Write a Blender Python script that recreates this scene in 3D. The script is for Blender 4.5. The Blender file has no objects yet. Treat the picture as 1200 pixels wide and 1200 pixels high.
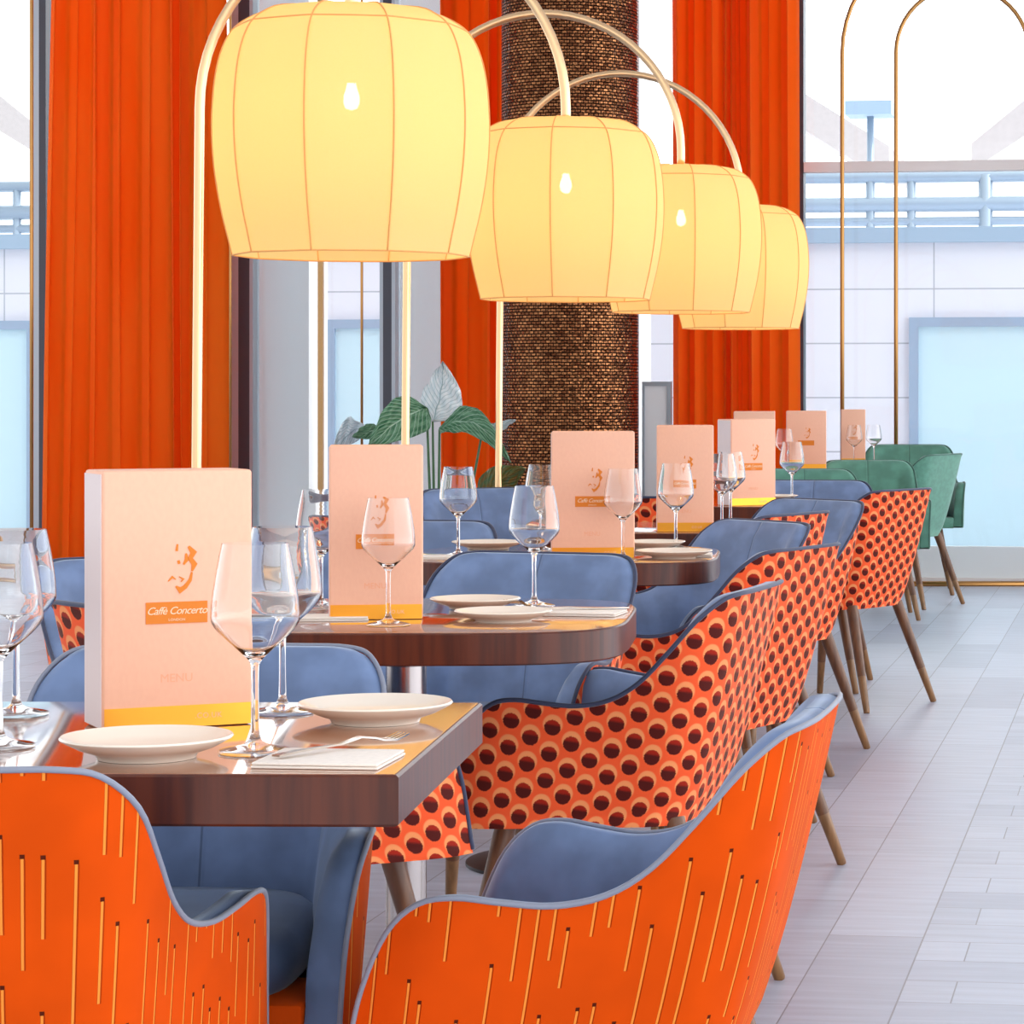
import bpy, bmesh, math, random
from mathutils import Vector, Matrix
random.seed(7)
F=3200.0; PX=920.0; PY=461.0; H=1.14
YAW=math.atan(425/3200)
CA,SA=math.cos(YAW),math.sin(YAW)
scn=bpy.context.scene; COL=scn.collection
PI=math.pi

def W(px,d,z=0.0):
    """a point at depth d seen at column px, in room coordinates"""
    x=(px-PX)/F*d
    return Vector((x*CA-d*SA, x*SA+d*CA, z))
def ZP(py,d): return H-(py-PY)/F*d
def XW(px,Y):
    """room x where column px meets the plane y=Y"""
    k=(px-PX)/F
    d=Y/(k*SA+CA)
    return k*d*CA-d*SA
def DW(px,Y):
    k=(px-PX)/F
    return Y/(k*SA+CA)
def table_d(py): return (H-.75)*F/(py-PY)

# ------------------------------------------------------------------ materials
class N:
    def __init__(s,name):
        s.m=bpy.data.materials.new(name); s.m.use_nodes=True
        s.t=s.m.node_tree; s.t.nodes.clear()
        s.out=s.t.nodes.new('ShaderNodeOutputMaterial')
    def n(s,typ,**kw):
        nd=s.t.nodes.new('ShaderNode'+typ)
        for k,v in kw.items():
            if k.startswith('i_'):
                key=k[2:]; key=int(key) if key.isdigit() else key.replace('_',' ')
                s.inp(nd,key,v)
            else: setattr(nd,k,v)
        return nd
    def inp(s,nd,key,v):
        sock=nd.inputs[key]
        if isinstance(v,bpy.types.NodeSocket): s.t.links.new(v,sock)
        elif isinstance(v,bpy.types.Node): s.t.links.new(v.outputs[0],sock)
        else: sock.default_value=v
    def math(s,op,a,b=None,c=None,clamp=False):
        nd=s.t.nodes.new('ShaderNodeMath'); nd.operation=op; nd.use_clamp=clamp
        s.inp(nd,0,a)
        if b is not None: s.inp(nd,1,b)
        if c is not None: s.inp(nd,2,c)
        return nd.outputs[0]
    def mix(s,f,a,b):
        nd=s.t.nodes.new('ShaderNodeMix'); nd.data_type='RGBA'
        s.inp(nd,0,f); s.inp(nd,6,a); s.inp(nd,7,b); return nd.outputs[2]
    def ss(s,v,a,b):
        nd=s.t.nodes.new('ShaderNodeMapRange'); nd.interpolation_type='SMOOTHSTEP'
        s.inp(nd,0,v); s.inp(nd,1,a); s.inp(nd,2,b); s.inp(nd,3,0.0); s.inp(nd,4,1.0); return nd.outputs[0]
    def noise(s,scale,vec=None,detail=2.0):
        nd=s.n('TexNoise'); nd.inputs['Scale'].default_value=scale; nd.inputs['Detail'].default_value=detail
        if vec is not None: s.inp(nd,'Vector',vec)
        return nd.outputs['Fac']
    def pbsdf(s,**kw):
        nd=s.n('BsdfPrincipled')
        for k,v in kw.items(): s.inp(nd,k.replace('_',' '),v)
        return nd
    def fin(s,sh): s.t.links.new(sh.outputs[0] if isinstance(sh,bpy.types.Node) else sh,s.out.inputs[0]); return s.m

def sr(r,g,b):
    f=lambda c:(c/255/12.92 if c/255<=.04045 else ((c/255+.055)/1.055)**2.4)
    return (f(r),f(g),f(b),1)

def plain(name,col,rough=.5,metal=0.0,var=0.0,scale=20,spec=.5,sheen=0.0,bump=0.0,bscale=200):
    n=N(name); c=col
    if var>0:
        f=n.noise(scale); c=n.mix(n.ss(f,.3,.7),tuple(v*(1-var) for v in col[:3])+(1,),tuple(min(1,v*(1+var)) for v in col[:3])+(1,))
    p=n.pbsdf(Base_Color=c,Roughness=rough,Metallic=metal)
    p.inputs['Specular IOR Level'].default_value=spec
    if sheen: p.inputs['Sheen Weight'].default_value=sheen; p.inputs['Sheen Roughness'].default_value=.4
    if bump:
        b=n.n('Bump',i_Strength=bump,i_Distance=.002,i_Height=n.noise(bscale)); n.inp(p,'Normal',b)
    return n.fin(p)

def dot_fabric(name,base,halo,dark,dark2):
    n=N(name); uv=n.n('UVMap').outputs[0]
    sep=n.n('SeparateXYZ',i_0=uv); u,v=sep.outputs[0],sep.outputs[1]
    u=n.math('ADD',u,5.0); v=n.math('ADD',v,5.0)
    v=n.math('ADD',v,n.math('MULTIPLY',u,.16))
    SX,SY=.078,.049
    jag=n.math('MULTIPLY',n.math('SUBTRACT',n.noise(420.0,uv,1.0),.5),.004)
    ds=[];hs=[];qs=[]
    for o in (0.0,.5):
        a=n.math('MULTIPLY',n.math('SUBTRACT',n.math('FRACT',n.math('ADD',n.math('DIVIDE',u,SX),o)),.5),SX)
        b=n.math('MULTIPLY',n.math('SUBTRACT',n.math('FRACT',n.math('ADD',n.math('DIVIDE',v,SY),o)),.5),SY)
        def ln(a,b,k): return n.math('SQRT',n.math('ADD',n.math('MULTIPLY',a,a),n.math('MULTIPLY',n.math('MULTIPLY',b,b),k)))
        ds.append(ln(a,b,1.2)); hs.append(ln(a,n.math('SUBTRACT',b,.0055),1.0)); qs.append(b)
    first=n.math('LESS_THAN',ds[0],ds[1])
    b=n.math('ADD',n.math('MULTIPLY',first,qs[0]),n.math('MULTIPLY',n.math('SUBTRACT',1.0,first),qs[1]))
    d=n.math('ADD',n.math('MINIMUM',*ds),jag); h=n.math('MINIMUM',*hs)
    md=n.math('SUBTRACT',1.0,n.ss(d,.0146,.0162)); mh=n.math('SUBTRACT',1.0,n.ss(h,.0165,.0205))
    mh=n.math('MULTIPLY',mh,n.ss(n.math('ADD',b,jag),-.014,.006))
    core=n.math('SUBTRACT',1.0,n.ss(n.math('ADD',b,jag),.002,.0085))
    c=n.mix(mh,base,halo); c=n.mix(md,c,n.mix(core,dark2,dark))
    p=n.pbsdf(Base_Color=c,Roughness=.75); p.inputs['Sheen Weight'].default_value=.25
    p.inputs['Sheen Roughness'].default_value=.35; p.inputs['Sheen Tint'].default_value=(1,.6,.4,1); p.inputs['Specular IOR Level'].default_value=.25
    bp=n.n('Bump',i_Strength=.3,i_Distance=.001,i_Height=n.noise(900.0,uv)); n.inp(p,'Normal',bp)
    return n.fin(p)

def line_fabric(name,base,line):
    n=N(name); uv=n.n('UVMap').outputs[0]
    sep=n.n('SeparateXYZ',i_0=uv); u,v=n.math('ADD',sep.outputs[0],7.0),n.math('ADD',sep.outputs[1],3.0)
    S=.0235
    k=n.math('FLOOR',n.math('DIVIDE',u,S)); fu=n.math('MULTIPLY',n.math('SUBTRACT',n.math('FRACT',n.math('DIVIDE',u,S)),.5),S)
    wn=n.n('TexWhiteNoise',noise_dimensions='1D'); n.inp(wn,'W',k)
    w2=n.n('TexWhiteNoise',noise_dimensions='1D'); n.inp(w2,'W',n.math('ADD',k,77.3))
    w3=n.n('TexWhiteNoise',noise_dimensions='1D'); n.inp(w3,'W',n.math('ADD',k,177.3))
    fu=n.math('SUBTRACT',fu,n.math('MULTIPLY',n.math('SUBTRACT',w3.outputs[0],.5),.013))
    per=n.math('ADD',.13,n.math('MULTIPLY',w2.outputs[0],.19))
    fv=n.math('FRACT',n.math('ADD',n.math('DIVIDE',v,per),n.math('MULTIPLY',wn.outputs[0],9.0)))
    duty=n.math('ADD',.5,n.math('MULTIPLY',w3.outputs[0],.22))
    on=n.math('LESS_THAN',fv,duty)
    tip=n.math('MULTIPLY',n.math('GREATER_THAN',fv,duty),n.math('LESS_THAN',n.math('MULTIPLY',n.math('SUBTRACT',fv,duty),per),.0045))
    au=n.math('ABSOLUTE',fu)
    ln=n.math('MULTIPLY',on,n.math('SUBTRACT',1.0,n.ss(au,.0010,.0020)))
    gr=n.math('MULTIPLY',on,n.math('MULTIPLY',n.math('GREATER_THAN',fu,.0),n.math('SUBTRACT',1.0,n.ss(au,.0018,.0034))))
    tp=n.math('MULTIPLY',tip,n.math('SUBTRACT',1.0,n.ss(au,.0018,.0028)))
    nz=n.ss(n.noise(9.0,uv,2.0),.3,.7)
    c=n.mix(nz,tuple(x*.86 for x in base[:3])+(1,),base)
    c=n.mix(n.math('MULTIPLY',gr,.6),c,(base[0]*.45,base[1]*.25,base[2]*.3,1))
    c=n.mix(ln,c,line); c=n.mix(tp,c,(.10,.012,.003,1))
    p=n.pbsdf(Base_Color=c,Roughness=.7); p.inputs['Sheen Weight'].default_value=.12
    p.inputs['Sheen Roughness'].default_value=.35; p.inputs['Sheen Tint'].default_value=(1,.45,.1,1); p.inputs['Specular IOR Level'].default_value=.1
    hgt=n.math('SUBTRACT',n.math('MULTIPLY',ln,.6),n.math('ADD',gr,tp))
    bp=n.n('Bump',i_Strength=.8,i_Distance=.002,i_Height=hgt); n.inp(p,'Normal',bp)
    return n.fin(p)

def velvet(name,col,seam=True):
    n=N(name); uv=n.n('UVMap').outputs[0]
    oc=n.n('TexCoord').outputs['Object']
    f=n.ss(n.noise(11.0,oc,3.0),.35,.7)
    c=n.mix(f,tuple(x*.82 for x in col[:3])+(1,),tuple(min(1,x*1.15) for x in col[:3])+(1,))
    p=n.pbsdf(Roughness=.65)
    if seam:
        u=n.n('SeparateXYZ',i_0=uv).outputs[0]
        sm=n.math('SUBTRACT',1.0,n.ss(n.math('ABSOLUTE',u),.0008,.0025))
        c=n.mix(n.math('MULTIPLY',sm,.55),c,(col[0]*.2,col[1]*.2,col[2]*.2,1))
        bp=n.n('Bump',i_Strength=.6,i_Distance=.003,i_Height=n.math('SUBTRACT',0.0,n.math('SUBTRACT',1.0,n.ss(n.math('ABSOLUTE',u),.001,.008)))); n.inp(p,'Normal',bp)
    n.inp(p,'Base Color',c)
    p.inputs['Sheen Weight'].default_value=.45; p.inputs['Sheen Roughness'].default_value=.35; p.inputs['Sheen Tint'].default_value=(.8,.9,1,1)
    return n.fin(p)

def wood(name,a,b,rough=.25,axis=0,scale=6,coat=0.0):
    n=N(name); oc=n.n('TexCoord').outputs['Object']
    mp=n.n('Mapping',i_Vector=oc); sc=[60.0,60.0,60.0]; sc[axis]=4.0; mp.inputs['Scale'].default_value=sc
    f=n.noise(scale/6,mp.outputs[0],4.0)
    p=n.pbsdf(Base_Color=n.mix(n.ss(f,.3,.7),a,b),Roughness=rough); p.inputs['Coat Weight'].default_value=coat; p.inputs['Coat Roughness'].default_value=.06
    return n.fin(p)

def thin_glass(name):
    n=N(name); fr=n.n('Fresnel'); fr.inputs[0].default_value=1.35
    t=n.n('BsdfTransparent'); t.inputs[0].default_value=(.97,.99,1,1); g=n.n('BsdfGlossy'); g.inputs['Roughness'].default_value=.02
    m=n.n('MixShader',i_0=fr,i_1=t.outputs[0],i_2=g.outputs[0]); return n.fin(m)

M={}
M['dots']=dot_fabric('dotted_coral_fabric',sr(254,94,46),sr(255,158,98),sr(84,14,6),sr(165,30,8))
M['lines']=line_fabric('stitched_orange_velvet',sr(232,80,0),sr(255,150,60))
M['blue']=velvet('blue_grey_velvet',sr(114,137,178))
M['bluepipe']=plain('blue_piping',sr(56,64,92),.6,sheen=.3)
M['greypipe']=plain('grey_piping',sr(140,146,164),.6,sheen=.3)
M['green']=velvet('green_velvet',sr(92,146,126))
M['greenout']=plain('green_fabric',sr(92,146,126),.6,sheen=.3,var=.1)
M['leg']=wood('walnut_leg',sr(92,56,34),sr(120,78,48),.35,2)
M['legtip']=wood('walnut_leg_tip',sr(118,82,48),sr(146,104,64),.3,2)
M['tabletop']=wood('table_veneer',sr(150,92,58),sr(178,116,76),.12,0,coat=1.0)
M['tableedge']=wood('table_edge',sr(66,22,6),sr(94,38,14),.34,2,coat=.05)
M['steel']=plain('brushed_steel',sr(190,180,178),.25,1.0)
M['darkmetal']=plain('dark_base_metal',sr(50,46,48),.4,.8)
M['brass']=plain('brass',sr(244,204,156),.28,1.0)
M['brassthin']=plain('brass_rod',sr(190,140,84),.3,1.0)
M['china']=plain('cream_china',sr(250,238,222),.18,spec=.5)
M['napkin']=plain('white_napkin',sr(248,238,228),.9,var=.03,bump=.2)
M['cutlery']=plain('cutlery_steel',sr(215,205,195),.15,1.0)
M['menu']=plain('salmon_card',sr(255,194,164),.6,var=.02,scale=30)
M['menupage']=plain('white_card_spine',sr(238,222,222),.6)
M['gold']=plain('gold_foil',sr(255,178,60),.3,.75)
M['print']=plain('orange_print',sr(236,132,30),.6)
M['script']=plain('cream_print',sr(255,224,190),.6)
M['grooved']=plain('pale_debossed_print',sr(252,180,144),.7)
M['mullion']=plain('dark_frame_metal',sr(72,74,84),.4,.3)
M['mullionlight']=plain('grey_frame_metal',sr(178,190,200),.35,.3)
M['transom']=plain('bronze_frame_metal',sr(238,228,224),.4,0.0)
M['pier']=plain('grey_render_wall',sr(250,250,252),.8,var=.01,scale=2)
M['sill']=plain('pale_sill',sr(240,245,248),.35)
M['pane']=thin_glass('window_glass')
M['frost']=plain('frosted_glass_panel',sr(200,228,240),.35,var=.01,scale=.6)
M['frostframe']=plain('facade_frame',sr(150,170,196),.5)
M['parapet']=plain('parapet_blue_grey',sr(158,182,206),.6)
M['rail']=plain('galvanised_rail',sr(150,168,186),.45,.2)
M['roof']=plain('pale_roof_sheet',sr(192,184,184),.7,var=.03)
M['soil']=plain('potting_soil',sr(60,44,34),.9,var=.3)
M['pot']=plain('charcoal_planter',sr(88,86,90),.6,var=.1)
M['stem']=plain('plant_stem',sr(70,110,72),.5)

def m_curtain():
    n=N('orange_velvet_curtain'); oc=n.n('TexCoord').outputs['Object']
    mp=n.n('Mapping',i_Vector=oc); mp.inputs['Scale'].default_value=(1,1,.12)
    f=n.ss(n.noise(7.0,mp.outputs[0],3.0),.3,.7)
    c=n.mix(f,sr(255,120,16),sr(255,142,38))
    d=n.pbsdf(Base_Color=c,Roughness=.7); d.inputs['Sheen Weight'].default_value=.3; d.inputs['Sheen Tint'].default_value=(1,.5,.25,1); d.inputs['Specular IOR Level'].default_value=.1
    t=n.n('BsdfTranslucent'); n.inp(t,0,sr(255,134,22))
    return n.fin(n.n('MixShader',i_0=.55,i_1=d.outputs[0],i_2=t.outputs[0]))
M['curtain']=m_curtain()

def m_shade():
    n=N('lit_yellow_shade_fabric')
    wv=n.noise(500.0,n.n('TexCoord').outputs['Object'],1.0)
    d=n.n('BsdfDiffuse'); n.inp(d,0,n.mix(wv,sr(255,226,178),sr(255,234,192)))
    t=n.n('BsdfTranslucent'); n.inp(t,0,sr(255,214,120))
    tr=n.n('BsdfTransparent'); tr.inputs[0].default_value=(1,.9,.7,1)
    a=n.n('MixShader',i_0=.58,i_1=d.outputs[0],i_2=t.outputs[0])
    return n.fin(n.n('MixShader',i_0=.025,i_1=a.outputs[0],i_2=tr.outputs[0]))
M['shade']=m_shade()
M['seam']=plain('shade_seam_tape',sr(236,170,100),.8)
def m_emit(name,col,s):
    n=N(name); e=n.n('Emission'); e.inputs[0].default_value=col; e.inputs[1].default_value=s; return n.fin(e)
M['bulb']=m_emit('glowing_bulb',(1,.93,.75,1),40)

def m_mosaic():
    n=N('bronze_mosaic'); uv=n.n('UVMap').outputs[0]
    b=n.n('TexBrick',i_Vector=uv); b.offset=.5
    b.inputs['Scale'].default_value=1.0; b.inputs['Brick Width'].default_value=.030; b.inputs['Row Height'].default_value=.0175
    b.inputs['Mortar Size'].default_value=.0032; b.inputs['Mortar Smooth'].default_value=.3
    b.inputs['Color1'].default_value=(0,0,0,1); b.inputs['Color2'].default_value=(1,1,1,1); b.inputs['Mortar'].default_value=(.5,.5,.5,1)
    c=n.mix(b.outputs['Color'],sr(104,58,34),sr(178,118,76))
    c=n.mix(b.outputs['Fac'],c,sr(34,16,10))
    p=n.pbsdf(Base_Color=c,Metallic=.95); 
    n.inp(p,'Roughness',n.math('ADD',.16,n.math('MULTIPLY',b.outputs['Fac'],.5)))
    h=n.math('ADD',n.math('MULTIPLY',n.n('SeparateColor',i_0=b.outputs['Color']).outputs[0],1.6),n.math('MULTIPLY',n.math('SUBTRACT',1.0,b.outputs['Fac']),1.2))
    h=n.math('ADD',h,n.math('MULTIPLY',n.noise(45.0,uv,1.0),2.2))
    bp=n.n('Bump',i_Strength=.9,i_Distance=.006,i_Height=h); n.inp(p,'Normal',bp)
    return n.fin(p)
M['mosaic']=m_mosaic()

def m_floor():
    n=N('grey_wood_look_tiles'); oc=n.n('TexCoord').outputs['Object']
    sp=n.n('SeparateXYZ',i_0=oc); x,y=sp.outputs[0],sp.outputs[1]
    def brick(rot,w,h,ox,oy,ms):
        mp=n.n('Mapping',i_Vector=oc); mp.inputs['Rotation'].default_value=(0,0,rot); mp.inputs['Location'].default_value=(ox,oy,0)
        b=n.n('TexBrick',i_Vector=mp.outputs[0]); b.offset=.37
        b.inputs['Scale'].default_value=1.0; b.inputs['Brick Width'].default_value=w; b.inputs['Row Height'].default_value=h
        b.inputs['Mortar Size'].default_value=ms; b.inputs['Mortar Smooth'].default_value=.2
        b.inputs['Color1'].default_value=(.30,.30,.30,1); b.inputs['Color2'].default_value=(.7,.7,.7,1); b.inputs['Mortar'].default_value=(.5,.5,.5,1)
        return b
    XL=FLOORX
    b1=brick(-PI/2,1.05,.2,0.2,XL,.0016)      # boards running away from the camera
    b2=brick(0,1.3,.19,-.1-XL,.03,.0016)        # boards running across
    right=n.math('GREATER_THAN',x,XL)
    mort=n.math('ADD',n.math('MULTIPLY',right,b2.outputs['Fac']),n.math('MULTIPLY',n.math('SUBTRACT',1.0,right),b1.outputs['Fac']))
    mort=n.math('MAXIMUM',mort,n.math('LESS_THAN',n.math('ABSOLUTE',n.math('SUBTRACT',x,XL)),.0017))
    tone=n.mix(right,b1.outputs['Color'],b2.outputs['Color'])
    tone=n.n('SeparateColor',i_0=tone).outputs[0]
    mp=n.n('Mapping',i_Vector=oc); mp.inputs['Scale'].default_value=(1.6,14,1)
    g=n.noise(2.2,mp.outputs[0],5.0)
    f=n.math('ADD',n.math('MULTIPLY',tone,.55),n.math('MULTIPLY',g,.6))
    c=n.mix(n.ss(f,.3,.85),sr(158,164,182),sr(198,206,222))
    c=n.mix(n.math('MULTIPLY',mort,.75),c,sr(92,84,90))
    p=n.pbsdf(Base_Color=c,Roughness=n.math('ADD',.27,n.math('MULTIPLY',g,.2)))
    bp=n.n('Bump',i_Strength=.35,i_Distance=.002,i_Height=n.math('SUBTRACT',n.math('MULTIPLY',g,.4),mort)); n.inp(p,'Normal',bp)
    return n.fin(p)
_p=W(1042,4.96); FLOORX=_p.x
M['floor']=m_floor()

def m_facade():
    n=N('white_facade_panels'); oc=n.n('TexCoord').outputs['Object']
    mp=n.n('Mapping',i_Vector=oc); mp.inputs['Rotation'].default_value=(-PI/2,0,0); mp.inputs['Location'].default_value=(.35,0.045,0)
    b=n.n('TexBrick',i_Vector=mp.outputs[0]); b.offset=0.0
    b.inputs['Scale'].default_value=1.0; b.inputs['Brick Width'].default_value=1.15; b.inputs['Row Height'].default_value=.385
    b.inputs['Mortar Size'].default_value=.006; b.inputs['Mortar Smooth'].default_value=.3
    c=n.mix(n.noise(.8),sr(224,225,236),sr(232,232,242)); c=n.mix(b.outputs['Fac'],c,sr(178,182,194))
    return n.fin(n.pbsdf(Base_Color=c,Roughness=.6))
M['facade']=m_facade()

def m_leaf(name,a,b,vein):
    n=N(name); uv=n.n('UVMap').outputs[0]; s=n.n('SeparateXYZ',i_0=uv); u,v=s.outputs[0],s.outputs[1]
    au=n.math('ABSOLUTE',u)
    st=n.math('SINE',n.math('MULTIPLY',n.math('SUBTRACT',v,n.math('MULTIPLY',au,.35)),75.0))
    vn=n.math('MULTIPLY',n.ss(st,.55,.98),.55)
    mid=n.math('SUBTRACT',1.0,n.ss(au,.01,.05))
    c=n.mix(n.ss(n.noise(5.0,uv,3.0),.35,.65),a,b); c=n.mix(n.math('MAXIMUM',vn,mid),c,vein)
    p=n.pbsdf(Base_Color=c,Roughness=.3)
    bp=n.n('Bump',i_Strength=.4,i_Distance=.004,i_Height=st); n.inp(p,'Normal',bp)
    t=n.n('BsdfTranslucent'); n.inp(t,0,c)
    return n.fin(n.n('MixShader',i_0=.25,i_1=p.outputs[0],i_2=t.outputs[0]))
M['leafgreen']=m_leaf('green_leaf',sr(56,122,82),sr(118,170,132),sr(190,222,200))
M['leafpale']=m_leaf('pale_leaf',sr(226,240,244),sr(250,254,255),sr(160,186,190))
M['leafbrown']=m_leaf('olive_leaf',sr(120,96,26),sr(66,110,64),sr(150,130,60))

def m_wineglass():
    n=N('clear_wine_glass'); p=n.pbsdf(Base_Color=(1,1,1,1),Roughness=0.0,IOR=1.45); p.inputs['Transmission Weight'].default_value=1.0
    return n.fin(p)
M['glass']=m_wineglass()
def m_lip():
    n=N('clear_glass_edge'); g=n.n('BsdfGlossy'); g.inputs['Roughness'].default_value=.1; t=n.n('BsdfTransparent')
    return n.fin(n.n('MixShader',i_0=.72,i_1=g.outputs[0],i_2=t.outputs[0]))
M['lip']=m_lip()

# ------------------------------------------------------------------ mesh helpers
def link(name,me,mat,parent=None,smooth=True):
    o=bpy.data.objects.new(name,me); COL.objects.link(o)
    mats=mat if isinstance(mat,(list,tuple)) else [mat]
    for m in mats: me.materials.append(m)
    if smooth:
        for f in me.polygons: f.use_smooth=True
    if parent is not None: o.parent=parent
    return o
def from_bm(name,bm,mat,parent=None,smooth=True,sharp=None):
    me=bpy.data.meshes.new(name); bmesh.ops.recalc_face_normals(bm,faces=bm.faces); bm.to_mesh(me); bm.free()
    o=link(name,me,mat,parent,smooth)
    if smooth and sharp: me.set_sharp_from_angle(angle=math.radians(sharp))
    return o
def tag(o,label,cat,group=None,kind=None):
    if label: o['label']=label
    if cat: o['category']=cat
    if group: o['group']=group
    if kind: o['kind']=kind
    return o
def empty(name,loc,rz=0.0):
    o=bpy.data.objects.new(name,None); COL.objects.link(o); o.location=loc; o.rotation_euler=(0,0,rz); o.empty_display_size=.1; return o
def box(bm,x0,x1,y0,y1,z0,z1,bev=0.0,seg=2):
    r=bmesh.ops.create_cube(bm,size=1.0); vs=r['verts']
    for v in vs: v.co=Vector(((x0+x1)/2+v.co.x*(x1-x0),(y0+y1)/2+v.co.y*(y1-y0),(z0+z1)/2+v.co.z*(z1-z0)))
    if bev:
        es=list({e for v in vs for e in v.link_edges}); bmesh.ops.bevel(bm,geom=es,offset=bev,segments=seg,profile=.5,affect='EDGES')
def boxo(name,b,mat,parent=None,bev=0.0,seg=2):
    bm=bmesh.new(); box(bm,*b,bev=bev,seg=seg); return from_bm(name,bm,mat,parent,smooth=bev>0,sharp=35)
def tube(bm,pts,rad,seg=12,closed=False,caps=True):
    pts=[Vector(p) for p in pts]; n=len(pts); rings=[]
    up=None
    for i,p in enumerate(pts):
        a=pts[(i-1)%n] if (i>0 or closed) else p; b=pts[(i+1)%n] if (i<n-1 or closed) else p
        t=(b-a).normalized()
        if up is None:
            up=Vector((0,0,1)) if abs(t.z)<.9 else Vector((1,0,0))
        sx=t.cross(up).normalized(); up=sx.cross(t).normalized()
        r=rad[i] if isinstance(rad,(list,tuple)) else rad
        rings.append([bm.verts.new(p+(sx*math.cos(2*PI*k/seg)+up*math.sin(2*PI*k/seg))*r) for k in range(seg)])
    m=n if closed else n-1
    for i in range(m):
        A,B=rings[i],rings[(i+1)%n]
        for k in range(seg): bm.faces.new((A[k],A[(k+1)%seg],B[(k+1)%seg],B[k]))
    if caps and not closed: bm.faces.new(rings[0]); bm.faces.new(rings[-1])
def lathe(bm,prof,seg=48,mod=None,closed=False):
    rings=[]
    for r,z in prof:
        if r<1e-6: rings.append([bm.verts.new((0,0,z))])
        else: rings.append([bm.verts.new(((r*(mod(2*PI*k/seg) if mod else 1))*math.cos(2*PI*k/seg),(r*(mod(2*PI*k/seg) if mod else 1))*math.sin(2*PI*k/seg),z)) for k in range(seg)])
    L=list(zip(rings,rings[1:]))
    if closed: L.append((rings[-1],rings[0]))
    for A,B in L:
        for k in range(seg):
            k2=(k+1)%seg
            if len(A)==1 and len(B)==1: break
            if len(A)==1: bm.faces.new((A[0],B[k],B[k2]))
            elif len(B)==1: bm.faces.new((A[k],A[k2],B[0]))
            else: bm.faces.new((A[k],A[k2],B[k2],B[k]))
def catmull(P,n):
    out=[]; P=[tuple(p) for p in P]; L=len(P)
    for i in range(L-1):
        p0=P[max(i-1,0)];p1=P[i];p2=P[i+1];p3=P[min(i+2,L-1)]
        for k in range(n):
            t=k/n
            out.append(tuple(.5*((2*b)+(-a+c)*t+(2*a-5*b+4*c-d)*t*t+(-a+3*b-3*c+d)*t**3) for a,b,c,d in zip(p0,p1,p2,p3)))
    out.append(P[-1]); return out
def copy_tree(o,parent=None):
    c=o.copy(); COL.objects.link(c); c.parent=parent
    for ch in list(o.children): copy_tree(ch,c)
    return c

# ------------------------------------------------------------------ chair
TOP=[(0,0,.79),(.11,.002,.79),(.175,.010,.789),(.213,.030,.779),(.243,.065,.742),(.256,.105,.685),(.264,.150,.630),(.272,.200,.598),(.283,.260,.587),(.293,.325,.592),(.299,.380,.598),(.299,.425,.590),(.292,.462,.555),(.284,.488,.49),(.280,.498,.43),(.278,.503,.366)]
Z0=.36
half=catmull(TOP,4)
rim=[(-x,y,z) for x,y,z in reversed(half[1:])]+half
NR=len(rim); OY=-.27; NV=9
def shell_pt(i,z,inset=0.0):
    def at(j):
        x,y,_=rim[j]; k=max(0,(z-Z0)/.43)**.75
        bx=x*(.78+.22*(y/.5)**1.5); by=.12+.84*y
        return Vector((bx+(x-bx)*k,by+(y-by)*k+OY))
    p=at(i)
    if inset:
        t=(at(min(i+1,NR-1))-at(max(i-1,0))).normalized()
        p=p+Vector((-t.y,t.x))*inset
    return Vector((p.x,p.y,z))
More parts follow.
